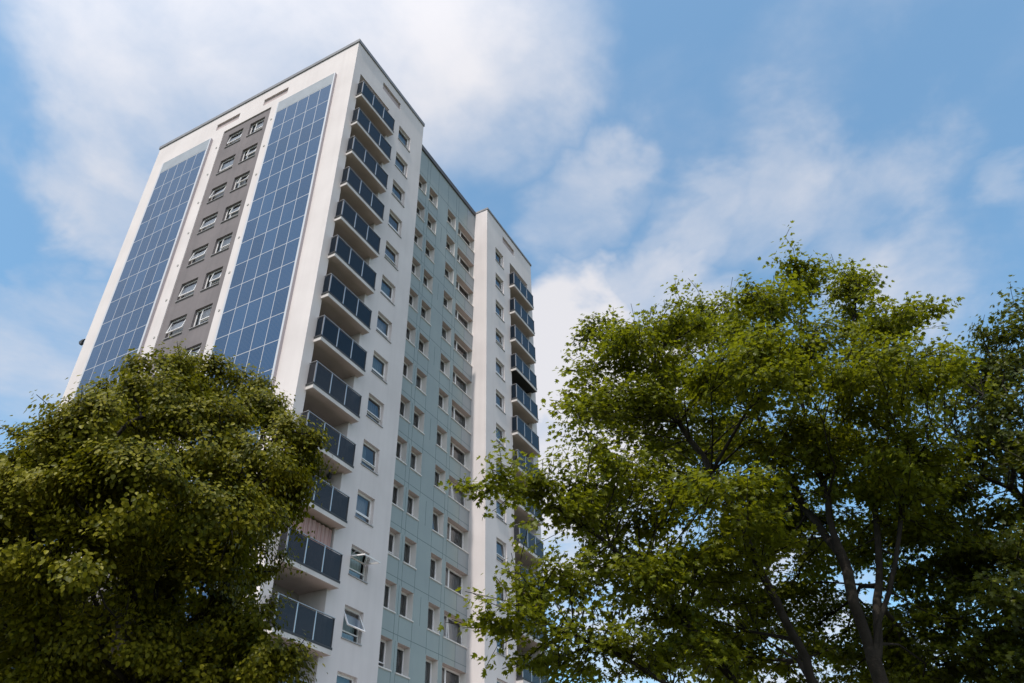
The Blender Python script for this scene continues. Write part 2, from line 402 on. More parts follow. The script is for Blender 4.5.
# ---------------------------------------------------------------- balconies
def balcony(glass, deep_dark=False):
    """origin: left front corner region; x 0..3.4 slab, y -.44 .. 1.48, z=0 slab top"""
    mb = MB()
    mb.box(0,3.40,-.44,-.002,-.20,0,0); mb.box(.09,3.17,-.002,1.48,-.20,0,0)
    o = mb.build('balcony', [M['slabedge'],M['soffit']], tower)
    # underside drip board, a touch smaller than the slab
    mb = MB(); mb.box(.05,3.35,-.39,-.003,-.206,-.2,0,('t',)); mb.box(.10,3.16,-.003,1.47,-.206,-.2,0,('t',))
    mb.build('soffit', M['darksoffit'] if deep_dark else M['soffit'], o)
    mb = MB(); mb.box(-.03,3.42,-.45,-.37,.0,.10); mb.box(-.03,.03,-.37,0,0,.10); mb.box(3.36,3.42,-.37,0,0,.10)
    mb.build('toe_rail', M['toe'], o)
    gx=[.05,1.14,2.24,3.36]
    for i in range(3):
        mb=MB(); mb.box(gx[i]+.025,gx[i+1]-.025,-.405,-.393,.10,1.20); mb.build('glass_panel', M[glass], o)
    for x in (.02,3.385):
        mb=MB(); mb.box(x-.006,x+.006,-.37,-.01,.10,1.20); mb.build('glass_panel', M[glass], o)
    for i,x in enumerate(gx[:3]):
        mb=MB(); mb.box(x-.026,x+.026,-.425,-.37,.02,1.24)
        mb.build('post', M['rail'] if i==0 else M['steel'], o)
    mb=MB(); mb.box(3.36,3.40,-.42,-.37,.02,1.24); mb.build('post', M['toe'], o)
    mb=MB(); mb.box(-.02,3.42,-.435,-.375,1.24,1.28); mb.box(-.02,.03,-.375,0,1.24,1.28); mb.box(3.37,3.42,-.375,0,1.24,1.28)
    mb.build('handrail', M['rail'], o, .008)
    return o
B_n = balcony('navy'); B_s = balcony('smoke'); B_d = balcony('navy', True)
ZB = -5.43
for n in range(NF):
    use(B_n if n<8 else B_s, (.535,0,zz(ZB-ST*n)), 0)
ZC=-5.66
for n in range(NF):
    use(B_d if n==3 else (B_n if n<6 else B_s), (20.50,0,zz(ZC-ST*n)), 0)
# loggia back walls with glazed doors
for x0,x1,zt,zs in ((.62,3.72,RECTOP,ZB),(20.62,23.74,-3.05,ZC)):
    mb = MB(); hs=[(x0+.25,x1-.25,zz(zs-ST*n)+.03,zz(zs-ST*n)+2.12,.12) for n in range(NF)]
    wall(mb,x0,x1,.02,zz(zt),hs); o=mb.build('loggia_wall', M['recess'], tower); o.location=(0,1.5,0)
def door():
    w,h=2.6,2.09; mb=MB(); frame(mb,0,w,0,h,.05,.11,.06); mb.box(.06,w-.06,.05,.11,1.50,1.57)
    mb.box(w/2-.05,w/2+.05,.05,.11,.06,1.5); mb.box(w/2-.05,w/2+.05,.05,.11,1.57,h-.06)
    o=mb.build('balcony_door', M['upvc'], tower)
    for a,b in ((.06,w/2-.05),(w/2+.05,w-.06)):
        for c,d in ((.06,1.5),(1.57,h-.06)):
            mb=MB(); pane_mb(mb,a,b,c,d,.08); mb.build('pane', M['glass'], o)
    blind_obj(o,.1,w*.5,.06,h-.06,.25,M['blind_dark'])
    return o
D0=door()
for n in range(NF): use(D0,(.87,1.5,zz(ZB-ST*n)+.03),0)
for n in range(NF): use(D0,(20.88,1.5,zz(ZC-ST*n)+.03),0)

# ---------------------------------------------------------------- solar arrays: local x toward the near corner, y 0 = module face
PZ, PP = zz(-3.95), 1.693
rows = 23; crowd = MB()
module_count=0
cells = {}
def array(yfar, ynear, pitch, lo):
    """frame tray standing .18 m off the wall"""
    w = yfar-ynear; x0=(w-5*pitch)/2; zb=PZ-rows*PP-.05
    mb = MB()
    mb.box(0,w,.012,.17,zb,zz(-2.85),1)                               # tray with its side sheets
    mb.box(0,x0-.015,-.004,.012,zb,zz(-2.85),0,('k',)); mb.box(w-x0+.015,w,-.004,.012,zb,zz(-2.85),0,('k',))
    o = mb.build('solar_array', [M['pvframe'],M['pvside']], tower); o.location=(-.18,yfar,0); o.rotation_euler=(0,0,R(-90))
    mb = MB(); mb.box(x0-.01,w-x0+.01,-.006,.011,PZ+.02,zz(-2.87)); mb.build('blank_panel', M['blank'], o)
    mb = MB()
    for k in range(rows+1): mb.box(x0-.012,w-x0+.012,-.003,.011,PZ-k*PP-.035,PZ-k*PP+.0)
    for c in range(6):
        xc=x0+c*pitch
        for k in range(rows): mb.box(xc-.016,xc+.016,-.003,.011,PZ-(k+1)*PP,PZ-k*PP-.035)
    mb.build('array_grid', M['pvframe'], o)
    key=pitch
    m=MB(); m.box(.02,pitch-.02,0,.011,.006,PP-.040); cells[key]=m.mesh('solar_module',[M['pv']])
    for k in range(rows):
        for c in range(5):
            if lo[0]<=k<lo[1]: inst('solar_module', cells[key], o, (x0+c*pitch,0,PZ-(k+1)*PP)).rotation_euler=(pr.uniform(0,.0022),0,pr.uniform(-.002,.002))
            else:
                # the rows least seen: one joined sheet, running along the whole end wall
                a=WY-yfar+(x0+c*pitch+.02); b=WY-yfar+(x0+(c+1)*pitch-.02); z0=PZ-(k+1)*PP+.006; z1=PZ-k*PP-.040
                crowd.box(a,b,0,.011,z0,z1)
    return o
array(16.75,12.10,.875,(2,11))
array(6.15,1.41,.905,(2,13))
co=crowd.build('solar_modules', M['pv'], tower); co.location=(-.18,WY,0); co.rotation_euler=(0,0,R(-90)); tag(co, kind='stuff')
# fixing caps beside the arrays
capm=MB()
for k in range(10):
    a0,a1=k*math.tau/10,(k+1)*math.tau/10
    capm.quad((0,-.03,0),(.07*math.cos(a0),-.03,.07*math.sin(a0)),(.07*math.cos(a1),-.03,.07*math.sin(a1)),(0,-.03,0))
    capm.quad((.07*math.cos(a0),-.03,.07*math.sin(a0)),(.085*math.cos(a0),.0,.085*math.sin(a0)),(.085*math.cos(a1),0,.085*math.sin(a1)),(.07*math.cos(a1),-.03,.07*math.sin(a1)))
capme=capm.mesh('fixing_cap',[M['white_fix']])
for n in range(1,14):
    for y in (11.44,6.62): inst('fixing_cap', capme, tower, (-.002,y,zz(-1.4-ST*n)), R(-90))
# security camera on the far corner
mb=MB(); mb.box(-.05,.05,WY,WY+.24,zz(-17.95),zz(-17.89)); mb.obox((0,WY+.30,zz(-18.0)),((.07,0,0),(0,.15,-.04),(0,.03,.09)))
mb.obox((0,WY+.24,zz(-18.15)),((.09,0,0),(0,.08,0),(0,0,.09)))
mb.build('security_camera', M['fitting'], tower, .02)
# lamp under the eleventh balcony
mb=MB(); mb.box(3.30,3.45,.35,.55,zz(ZB-ST*9-.20)-.34,zz(ZB-ST*9-.20)-.10); mb.box(3.35,3.40,.42,.48,zz(ZB-ST*9-.20)-.12,zz(ZB-ST*9-.207))
mb.build('balcony_lamp', M['fitting'], tower, .02)
# pink curtain hung across the loggia on the twelfth balcony
cz=zz(ZB-ST*11)
mb=MB(); n=64; x0,x1=.72,3.62
for i in range(n):
    a,b=x0+(x1-x0)*i/n, x0+(x1-x0)*(i+1)/n
    f=lambda x:.10+.035*math.sin(x*22)+.02*math.sin(x*51+1)
    mb.quad((a,f(a),cz+.05),(b,f(b),cz+.05),(b,f(b),cz+2.38),(a,f(a),cz+2.38))
cur=mb.build('balcony_curtain', M['pink'])
sm=cur.modifiers.new('cloth','SOLIDIFY'); sm.thickness=.006
tag(cur,'dusty pink curtain drawn across one lower balcony of the tower','curtain')

# ---------------------------------------------------------------- ground
mb=MB(); mb.quad((-1500,-1500,0),(1500,-1500,0),(1500,1500,0),(-1500,1500,0)); g=mb.build('ground', M['grass']); tag(g,'mown grass round the foot of the tower block','ground',kind='structure')
mb=MB(); mb.box(-9,LX+14,-10,-.01,.0,.12); mb.box(-9,-.01,-.01,WY+14,0,.12); g=mb.build('pavement', M['paving']); tag(g,'concrete pavement along the base of the tower','pavement',kind='structure')
LIME_N, LIME_PER = 9000, 34
MAPLE_N, MAPLE_PER = 9000, 12
FAR_N, FAR_PER = 3200, 15
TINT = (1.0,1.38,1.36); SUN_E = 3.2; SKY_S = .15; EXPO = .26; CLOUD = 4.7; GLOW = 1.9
# cloud masses: sky direction, outer and inner angular radius, weight (negative: clear gap)
BLOBS = [((.259,.576,.775),13,2,.85),((.30,.50,.82),15,3,.85),((.42,.361,.833),14,2,.85),((.47,.26,.84),10,2,.65),((.36,.77,.51),7,1,.35),((.30,.66,.69),8,1,.6),
 ((.64,.25,.73),6,1,.6),((.70,.14,.70),7,1,.65),((.72,.03,.69),9,1,.62),((.765,-.076,.639),9,1,.58),((.763,.30,.58),10,3,1.3),((.808,.357,.468),12,4,.95),((.76,.2,.62),7,2,.8),
 ((.745,-.235,.623),4,.5,.35),((-.5,.6,.6),45,15,.8),((-.75,-.2,.6),50,15,.9),((-.1,-.8,.5),50,15,.8),((.9,.2,.2),16,4,.6),
 ((.255,.745,.615),5,1,-.35),((.63,-.02,.78),9,2,-.12),((.665,.20,.72),3,1,-.2),((.80,-.15,.59),6,1,-.3)]
LIME = [  # crown masses: centre x, y, z, radius, vertical radius
    (-14.12, -11.92, 9.47, 0.34, 0.34),
    (-14.72, -11.87, 9.06, 0.46, 0.37),
    (-13.59, -12.06, 9.46, 0.48, 0.38),
    (-14.69, -11.30, 8.54, 0.43, 0.35),
    (-14.98, -12.90, 7.92, 0.58, 0.46),
    (-12.91, -11.97, 9.56, 0.56, 0.44),
    (-13.09, -12.94, 8.65, 0.54, 0.43),
    (-14.80, -10.65, 8.30, 0.47, 0.38),
    (-15.57, -11.20, 7.41, 0.41, 0.33),
    (-15.74, -12.82, 7.05, 0.61, 0.48),
    (-14.43, -13.12, 7.63, 0.71, 0.56),
    (-13.29, -13.71, 7.85, 0.48, 0.38),
    (-13.04, -13.68, 7.63, 0.35, 0.28),
    (-13.89, -13.83, 7.03, 0.62, 0.50),
    (-15.32, -10.37, 7.37, 0.49, 0.39),
    (-15.94, -12.36, 6.49, 0.67, 0.53),
    (-15.54, -13.54, 6.09, 0.73, 0.51),
    (-14.57, -13.90, 6.12, 0.69, 0.48),
    (-13.59, -13.84, 6.76, 0.35, 0.28),
    (-13.15, -13.85, 7.19, 0.18, 0.14),
    (-16.15, -11.46, 6.17, 0.63, 0.51),
    (-15.94, -12.30, 5.55, 0.77, 0.54),
    (-15.51, -13.14, 5.28, 0.73, 0.51),
    (-14.07, -12.83, 5.54, 0.74, 0.52),
    (-14.08, -13.60, 5.81, 0.33, 0.23),
    (-13.35, -13.18, 5.39, 0.30, 0.21),
    (-13.21, -13.72, 5.15, 0.32, 0.19),
    (-13.33, -13.88, 4.71, 0.36, 0.21),
    (-13.15, -14.06, 4.68, 0.17, 0.10),
    (-13.35, -13.04, 4.89, 0.50, 0.30),
    (-15.09, -11.52, 4.81, 0.82, 0.58),
    (-14.37, -12.35, 4.74, 0.80, 0.56),
    (-13.42, -12.71, 4.40, 0.76, 0.53),
    (-12.87, -13.64, 4.27, 0.61, 0.43),
    (-15.12, -9.80, 5.63, 0.93, 0.75),
    (-14.19, -11.50, 4.03, 0.91, 0.64),
    (-15.75, -9.61, 6.04, 0.86, 0.69),
    (-13.23, -10.46, 8.39, 1.42, 1.42),
    (-13.22, -9.27, 6.98, 1.62, 1.45),
    (-12.06, -11.38, 6.95, 0.91, 0.82),
    (-10.92, -9.59, 5.82, 1.35, 1.08),
    (-12.72, -8.29, 5.58, 1.35, 1.08),
    (-14.73, -13.58, 7.10, 0.41, 0.29),
    (-15.66, -13.40, 6.34, 0.39, 0.27),
    (-16.16, -12.64, 6.18, 0.40, 0.28),
    (-13.77, -13.87, 7.24, 0.35, 0.25),
    (-15.83, -12.37, 6.99, 0.37, 0.26),
]
MAPLE = [  # crown masses: centre x, y, z, radius, vertical radius
    (-8.27, -21.59, 12.02, 0.37, 0.41),
    (-9.30, -20.94, 10.72, 0.64, 0.51),
    (-7.42, -19.82, 12.26, 0.75, 0.60),
    (-7.27, -22.33, 11.84, 0.46, 0.46),
    (-7.27, -22.53, 12.01, 0.27, 0.33),
    (-8.81, -23.01, 10.01, 0.57, 0.40),
    (-9.54, -19.37, 10.84, 0.57, 0.40),
    (-10.22, -18.73, 9.98, 0.67, 0.47),
    (-9.02, -17.57, 11.31, 0.54, 0.38),
    (-10.05, -17.66, 9.68, 0.55, 0.38),
    (-10.55, -17.75, 8.45, 0.51, 0.41),
    (-9.78, -18.43, 8.85, 0.86, 0.60),
    (-8.03, -19.26, 10.71, 1.09, 0.76),
    (-10.34, -20.62, 8.62, 0.94, 0.66),
    (-7.27, -21.57, 10.37, 1.10, 0.77),
    (-9.27, -22.43, 8.65, 0.93, 0.65),
    (-7.32, -23.24, 9.65, 0.54, 0.43),
    (-10.97, -18.04, 7.25, 0.69, 0.41),
    (-11.76, -17.47, 6.89, 0.42, 0.21),
    (-12.46, -17.18, 6.62, 0.37, 0.19),
    (-11.68, -17.65, 6.41, 0.39, 0.23),
    (-9.85, -18.23, 7.00, 0.95, 0.67),
    (-7.60, -18.88, 9.20, 1.15, 0.81),
    (-10.50, -19.63, 6.42, 0.87, 0.61),
    (-8.33, -20.54, 8.17, 1.06, 0.74),
    (-6.26, -21.57, 8.88, 1.12, 0.78),
    (-8.26, -22.15, 7.59, 0.88, 0.61),
    (-10.92, -18.17, 5.61, 0.72, 0.43),
    (-11.64, -17.72, 5.40, 0.35, 0.21),
    (-12.38, -17.34, 5.30, 0.31, 0.15),
    (-12.91, -17.41, 4.64, 0.29, 0.14),
    (-12.25, -17.60, 4.48, 0.39, 0.20),
    (-9.67, -18.82, 5.81, 0.85, 0.51),
    (-6.99, -19.39, 6.72, 1.03, 0.62),
    (-5.32, -20.57, 7.83, 0.96, 0.67),
    (-6.26, -22.01, 6.81, 1.06, 0.74),
    (-11.05, -17.84, 4.61, 0.64, 0.38),
    (-9.76, -18.52, 4.68, 0.76, 0.46),
    (-6.55, -19.02, 5.50, 0.95, 0.57),
    (-5.76, -21.70, 5.46, 1.07, 0.64),
    (-4.84, -20.28, 6.26, 0.86, 0.52),
    (-5.91, -19.79, 6.42, 0.72, 0.43),
    (-7.73, -18.35, 5.72, 0.73, 0.44),
    (-4.83, -20.44, 5.52, 0.76, 0.45),
    (-6.52, -19.18, 7.69, 0.72, 0.43),
    (-5.93, -19.63, 8.23, 0.85, 0.51),
    (-5.77, -22.50, 8.03, 0.84, 0.59),
]
FAR = [  # crown masses: centre x, y, z, radius, vertical radius
    (-6.55, -24.85, 10.59, 0.52, 0.41),
    (-5.61, -25.26, 10.58, 0.94, 0.75),
    (-5.92, -24.17, 10.18, 0.73, 0.51),
    (-5.35, -23.60, 9.88, 0.74, 0.52),
    (-6.42, -24.10, 8.72, 1.04, 0.83),
    (-5.61, -25.24, 8.80, 1.60, 1.28),
    (-5.81, -23.16, 8.46, 0.87, 0.61),
    (-6.85, -23.54, 7.14, 1.06, 0.85),
    (-5.77, -22.53, 7.05, 0.94, 0.75),
    (-5.90, -24.04, 6.52, 1.48, 1.19),
    (-6.29, -22.90, 5.78, 1.15, 0.92),
    (-5.76, -21.75, 5.62, 0.91, 0.64),
    (-5.83, -23.36, 4.75, 1.44, 1.15),
    (-6.26, -22.17, 4.52, 1.22, 0.98),
    (-4.61, -25.35, 7.44, 1.64, 1.31),
]
MAPLE_LIMBS = ([(-8.0, -20.9, 0), (-8.02, -20.9, 1.5), (-8.1, -20.88, 3.0), (-8.4, -20.98, 4.77), (-8.4, -20.95, 5.36), (-8.4, -20.93, 6.41), (-8.2, -20.95, 7.68), (-8.0, -20.95, 9.04), (-7.88, -21.18, 10.6), (-7.97, -21.48, 11.8), (-7.97, -21.32, 5.94), (-7.77, -21.57, 7.09), (-7.46, -22.02, 8.38), (-7.67, -22.51, 9.47), (-8.1, -22.96, 10.14), (-8.68, -20.23, 4.03), (-8.8, -20.04, 5.11), (-9.02, -19.92, 5.65), (-9.28, -19.62, 7.06), (-9.48, -19.16, 8.39), (-9.68, -18.8, 9.85), (-8.84, -19.8, 3.79), (-9.4, -19.08, 4.66), (-10.16, -18.56, 5.55), (-10.95, -18.09, 6.2), (-11.58, -17.61, 6.61), (-12.22, -17.21, 6.72), (-8.06, -21.86, 6.7), (-8.06, -22.22, 7.66), (-7.9, -23.01, 8.27), (-7.58, -23.78, 8.89), (-7.54, -20.45, 7.78), (-7.48, -20.14, 9.34), (-7.63, -19.78, 10.77), (-7.66, -21.6, 8.81), (-7.46, -22.0, 10.1), (-7.37, -22.43, 11.72), (-9.54, -19.36, 3.49), (-10.31, -18.76, 4.15), (-11.19, -18.04, 4.68), (-12.0, -17.43, 4.95)],
 [-1, 0, 1, 2, 3, 4, 5, 6, 7, 8, 3, 10, 11, 12, 13, 2, 15, 16, 17, 18, 19, 2, 21, 22, 23, 24, 25, 3, 27, 28, 29, 5, 31, 32, 6, 34, 35, 2, 37, 38, 39])
# ---------------------------------------------------------------- trees
def grow(lobes, trunk, n, bf, seed, shell=.55, clump=12, cs=.2, cf=.5, tpar=None, shoots=3, slen=.5):
    """skeleton: points spread through the crown masses, joined to the trunk by cheapest path"""
    r = np.random.default_rng(seed); P=[]
    L = np.array(lobes); vol = L[:,3]**2*L[:,4]; vol=vol**.72; cnt = np.maximum(6,(n*vol/vol.sum()).astype(int))
    for (x,y,z,a,b),c in zip(L,cnt):
        k=max(2,int(c/clump)); d=r.normal(size=(k,3)); d[:,2]=d[:,2]*.9+.15; d/=np.linalg.norm(d,axis=1)[:,None]
        q=r.uniform(shell**3,1.1,k)**(1/3)
        cc=np.array([x,y,z])+d*q[:,None]*np.array([a,a,b])
        g=r.normal(size=(k*clump,3))*np.array([cs,cs,cs*cf])
        P.append(np.repeat(cc,clump,axis=0)+g); P.append(cc)
    for (x,y,z,a,b) in L:                      # leading shoots that break the outline
        for q in range(shoots):
            d=r.normal(size=3); d[2]=abs(d[2])*1.1+.15; d/=np.linalg.norm(d); ln=r.uniform(.25,1.0)*slen
            for t in np.arange(0,ln,.12):
                P.append((np.array([x,y,z])+d*np.array([a,a,b])+(d+np.array([0,0,.25]))*t+r.normal(0,.035,3))[None,:])
    P = np.vstack(P)
    nodes=[np.array(t,float) for t in trunk]; par=list(tpar) if tpar else list(range(-1,len(trunk)-1)); pl=[0]
    for i in range(1,len(trunk)): pl.append(pl[par[i]]+.35*np.linalg.norm(nodes[i]-nodes[par[i]]))
    T = len(trunk); left=np.ones(len(P),bool)
    best=np.full(len(P),1e9); who=np.zeros(len(P),int); bd=np.zeros(len(P))
    def relax(k):
        d=np.linalg.norm(P-nodes[k],axis=1); c=d+bf*pl[k]
        up=(c<best)&left; best[up]=c[up]; who[up]=k; bd[up]=d[up]
    for k in range(T):
        if nodes[k][2]>2.6: relax(k)
    while left.any():
        i=int(np.argmin(np.where(left,best,1e9))); k=who[i]; a=nodes[k]; b=P[i]; dist=bd[i]
        seg=max(1,int(dist/.7)); cur=k
        for s in range(1,seg+1):
            t=s/seg; p=a+(b-a)*t
            if s<seg:
                p=p+r.normal(0,.05,3)+np.array([0,0,.06*dist*math.sin(t*3.14)])
            nodes.append(p); par.append(cur); pl.append(pl[cur]+dist/seg); cur=len(nodes)-1
            left[i]=False if s==seg else left[i]
            relax(cur)
        left[i]=False; best[i]=1e9
    return np.array(nodes), np.array(par), T
def radii(nodes, par, tip=.005, p=2.25, T=0, base=.2):
    n=len(nodes); acc=np.zeros(n); kids=np.zeros(n,int)
    for i in range(n-1,0,-1): kids[par[i]]+=1
    rad=np.zeros(n)
    for i in range(n-1,-1,-1):
        rad[i]=max(tip, acc[i]**(1/p))
        if par[i]>=0: acc[par[i]]+=rad[i]**p
    k=base/rad[min(2,n-1)]
    rad=tip+(rad-tip)*k
    rad=np.maximum(rad,tip)
    return rad, kids
def tubes(nodes, par, rad, name, parent):
    V=[];F=[]; nv=0; dirs={}
    for i in range(1,len(nodes)):
        a,b=nodes[par[i]],nodes[i]; ra,rb=rad[par[i]],rad[i]; ra=min(ra,rb*1.5+.004)
        d=b-a; L=np.linalg.norm(d)
        if L<1e-4: continue
        d/=L; s=9 if rb>.05 else 5 if rb>.02 else 3
        an=np.arange(s)*2*math.pi/s
        def ring(dd):
            u=np.cross(dd,[.3,.9,.1]); u/=np.linalg.norm(u); w=np.cross(dd,u); return np.cos(an)[:,None]*u+np.sin(an)[:,None]*w
        dirs[i]=d; pi=par[i]; cont = pi in dirs and rad[pi]<rb*1.45 and np.dot(dirs[pi],d)>.7
        V.append(a+ring(dirs[pi] if cont else d)*(rad[pi] if cont else ra)); V.append(b+ring(d)*rb)
        for j in range(s):
            k=(j+1)%s; F.append((nv+j,nv+k,nv+s+k,nv+s+j))
        nv+=2*s
    me=bpy.data.meshes.new(name); me.from_pydata(np.vstack(V).tolist(),[],F); me.materials.append(M['bark'])
    me.polygons.foreach_set('use_smooth',[True]*len(F)); me.update()
    o=bpy.data.objects.new(name,me); COL.objects.link(o); o.parent=parent; return o
MAPLE_LEAF=dict(v=[(0,0),(.0,1.0),(-.30,.08),(-.50,.36),(-.22,.40),(-.42,.80),(-.12,.66),(.30,.08),(.50,.36),(.22,.40),(.42,.80),(.12,.66)],f=[(0,2,3,4,5,6,1),(0,1,11,10,9,8,7)])
LIME_LEAF=dict(v=[(0,0),(0,1.0),(-.34,.12),(-.40,.50),(-.2,.82),(.34,.12),(.40,.50),(.2,.82)],f=[(0,2,3,4,1),(0,1,7,6,5)])
def leaves(nodes, par, rad, thin, per, size, spread, flat, shape, mname, parent, seed, droop=.35, tilt=.5, lob=None, face=.8):
    r=np.random.default_rng(seed)
    idx=np.where(rad<thin)[0]; idx=idx[par[idx]>=0]
    w=r.poisson(per,len(idx)); base=np.repeat(idx,w); m=len(base)
    t=r.random(m)[:,None]; ctr=nodes[par[base]]*(1-t)+nodes[base]*t
    off=r.normal(size=(m,3))*np.array([spread,spread,spread*flat]); ctr=ctr+off
    sz=size*r.uniform(.55,1.2,m)
    # leaf axis points away from the twig and hangs a little; leaf face looks roughly up
    ax=off+r.normal(size=(m,3))*spread*.6; ax[:,2]-=droop*np.linalg.norm(off,axis=1)+.02; ax/=np.linalg.norm(ax,axis=1)[:,None]
    LC=np.array(lob); best=np.full(m,1e9); out=np.zeros((m,3))
    for (x,y,z,a_,b_) in LC:                      # which bough mass a leaf belongs to: leaves face outward from it
        v=ctr-np.array([x,y,z]); q=np.linalg.norm(v/np.array([a_,a_,b_]),axis=1); up_=q<best; best[up_]=q[up_]; out[up_]=v[up_]
    out/=np.maximum(np.linalg.norm(out,axis=1),1e-3)[:,None]
    up=np.array([0,0,1.0])*(1-.45*face)+out*face+r.normal(size=(m,3))*tilt
    ax=ax-up*((ax*up).sum(1)/(up*up).sum(1))[:,None]*.8; ax/=np.linalg.norm(ax,axis=1)[:,None]
    sd=np.cross(ax,up); sd/=np.linalg.norm(sd,axis=1)[:,None]; nr=np.cross(sd,ax)
    pv=np.array(shape['v']); k=len(pv)
    fold=.22*np.abs(pv[:,0])-.12*pv[:,1]**2
    V=ctr[:,None,:]+sz[:,None,None]*(pv[None,:,0,None]*sd[:,None,:]+pv[None,:,1,None]*ax[:,None,:]+fold[None,:,None]*nr[:,None,:])
    V=V.reshape(-1,3); fs=shape['f']; loops=np.concatenate([np.array(f) for f in fs]); nl=len(loops)
    LV=(loops[None,:]+(np.arange(m)*k)[:,None]).ravel()
    lens=np.array([len(f) for f in fs]); st=np.concatenate([[0],np.cumsum(lens)[:-1]])
    LS=(st[None,:]+(np.arange(m)*nl)[:,None]).ravel(); LT=np.tile(lens,m)
    me=bpy.data.meshes.new('crown'); me.vertices.add(len(V)); me.vertices.foreach_set('co',V.ravel().astype(np.float32))
    me.loops.add(len(LV)); me.loops.foreach_set('vertex_index',LV.astype(np.int32))
    me.polygons.add(len(LS)); me.polygons.foreach_set('loop_start',LS.astype(np.int32)); me.polygons.foreach_set('loop_total',LT.astype(np.int32))
    me.materials.append(M[mname]); me.update(calc_edges=True); me.validate()
    o=bpy.data.objects.new('crown',me); COL.objects.link(o); o.parent=parent
    print('leaves',mname,m); return o
def refine(tr, tpar, seed, k=4, j=.045):
    r=random.Random(seed); nodes=[tr[0]]; par=[-1]; m={0:0}
    for i in range(1,len(tr)):
        a,b=tr[tpar[i]],tr[i]; cur=m[tpar[i]]
        for q in range(1,k+1):
            t=q/k; w=0 if q==k else j
            nodes.append(tuple(a[c]+(b[c]-a[c])*t+r.uniform(-w,w) for c in range(3))); par.append(cur); cur=len(nodes)-1
        m[i]=cur
    return nodes, par
def tree(name, label, lobes, trunk, n, bf, thin, per, size, spread, flat, shape, mname, seed, base, cat='tree', droop=.35, tilt=.5, shell=.55, clump=12, cs=.2, cf=.5, tpar=None, face=.8, shoots=3, slen=.5):
    b=Vector(trunk[0]); root=empty(name,b); tag(root,label,cat)
    lob=[(x-b.x,y-b.y,z-b.z,a,c) for x,y,z,a,c in lobes]; tr=[(x-b.x,y-b.y,z-b.z) for x,y,z in trunk]
    nodes,par,T=grow(lob,tr,n,bf,seed,shell,clump,cs,cf,tpar,shoots,slen); rad,kids=radii(nodes,par,T=T,base=base)
    tubes(nodes,par,rad,'trunk',root)
    leaves(nodes,par,rad,thin,per,size,spread,flat,shape,mname,root,seed+1,droop,tilt,lob,face)
    return root
def path(a,b,n,j,seed):
    r=random.Random(seed); return [tuple(a[i]+(b[i]-a[i])*k/n+(r.uniform(-j,j) if 0<k<n and i<2 else 0) for i in range(3)) for k in range(n+1)]
tree('lime_tree','dense round-crowned lime tree in front of the solar end wall at the left', LIME,
     path((-13.6,-11.6,0),(-13.3,-11.3,4.6),6,.06,1), LIME_N, .35, .013, LIME_PER, .062, .085, .7, LIME_LEAF,'lime_leaf',21,.24, clump=14, cs=.16, cf=.6, shell=.88, face=1.1, tilt=.42, droop=.8, shoots=4, slen=.35)
ML, MP = refine(MAPLE_LIMBS[0], MAPLE_LIMBS[1], 4)
tree('maple_tree','open spreading maple with visible dark limbs, its left spray reaching across the white wing', MAPLE,
     ML, MAPLE_N, .75, .012, MAPLE_PER, .088, .09, .4, MAPLE_LEAF,'maple_leaf',33,.13, clump=12, cs=.22, cf=.35, tpar=MP, shell=.6, face=.5, tilt=.45, shoots=6, slen=.5)
tree('broadleaf_tree','darker thick tree at the right edge, overlapping the maple', FAR,
     path((-4.6,-25.4,0),(-4.9,-25.0,5.0),6,.08,3), FAR_N, .4, .012, FAR_PER, .095, .10, .55, MAPLE_LEAF,'far_leaf',44,.22, clump=12, cs=.24, cf=.5)

# ---------------------------------------------------------------- light
SUN_EL, SUN_AZ = R(60), math.atan2(-.10,-1.0)          # azimuth measured from +x toward +y
sd = Vector((math.cos(SUN_EL)*math.cos(SUN_AZ), math.cos(SUN_EL)*math.sin(SUN_AZ), math.sin(SUN_EL)))
sl = bpy.data.lights.new('sun','SUN'); sl.energy=SUN_E; sl.angle=R(.6); sl.color=(1,.93,.84)
so = bpy.data.objects.new('sun', sl); COL.objects.link(so); so.rotation_euler = sd.to_track_quat('Z','Y').to_euler(); so.location=(-30,-30,70)
world = bpy.data.worlds.new('World'); scene.world = world; world.use_nodes=True
W = world; nt=W.node_tree; bg=nt.nodes['Background']
sky=N(W,'ShaderNodeTexSky'); sky.sky_type='NISHITA'; sky.sun_disc=False; sky.sun_elevation=SUN_EL
sky.sun_rotation = math.pi/2-SUN_AZ; sky.air_density=1.0; sky.dust_density=1.5; sky.ozone_density=1.2
tc=N(W,'ShaderNodeTexCoord')
nrm=N(W,'ShaderNodeVectorMath',operation='NORMALIZE'); LK(W,tc.outputs['Generated'],nrm.inputs[0])
def blob(d, ro, ri, amp):
    v=Vector(d).normalized(); dp=N(W,'ShaderNodeVectorMath',operation='DOT_PRODUCT'); dp.inputs[1].default_value=v
    LK(W,wp.outputs[0],dp.inputs[0])
    mr=N(W,'ShaderNodeMapRange',interpolation_type='SMOOTHSTEP'); mr.inputs['From Min'].default_value=math.cos(R(ro)); mr.inputs['From Max'].default_value=math.cos(R(ri))
    mr.inputs['To Max'].default_value=amp; LK(W,dp.outputs['Value'],mr.inputs['Value']); return mr.outputs['Result']
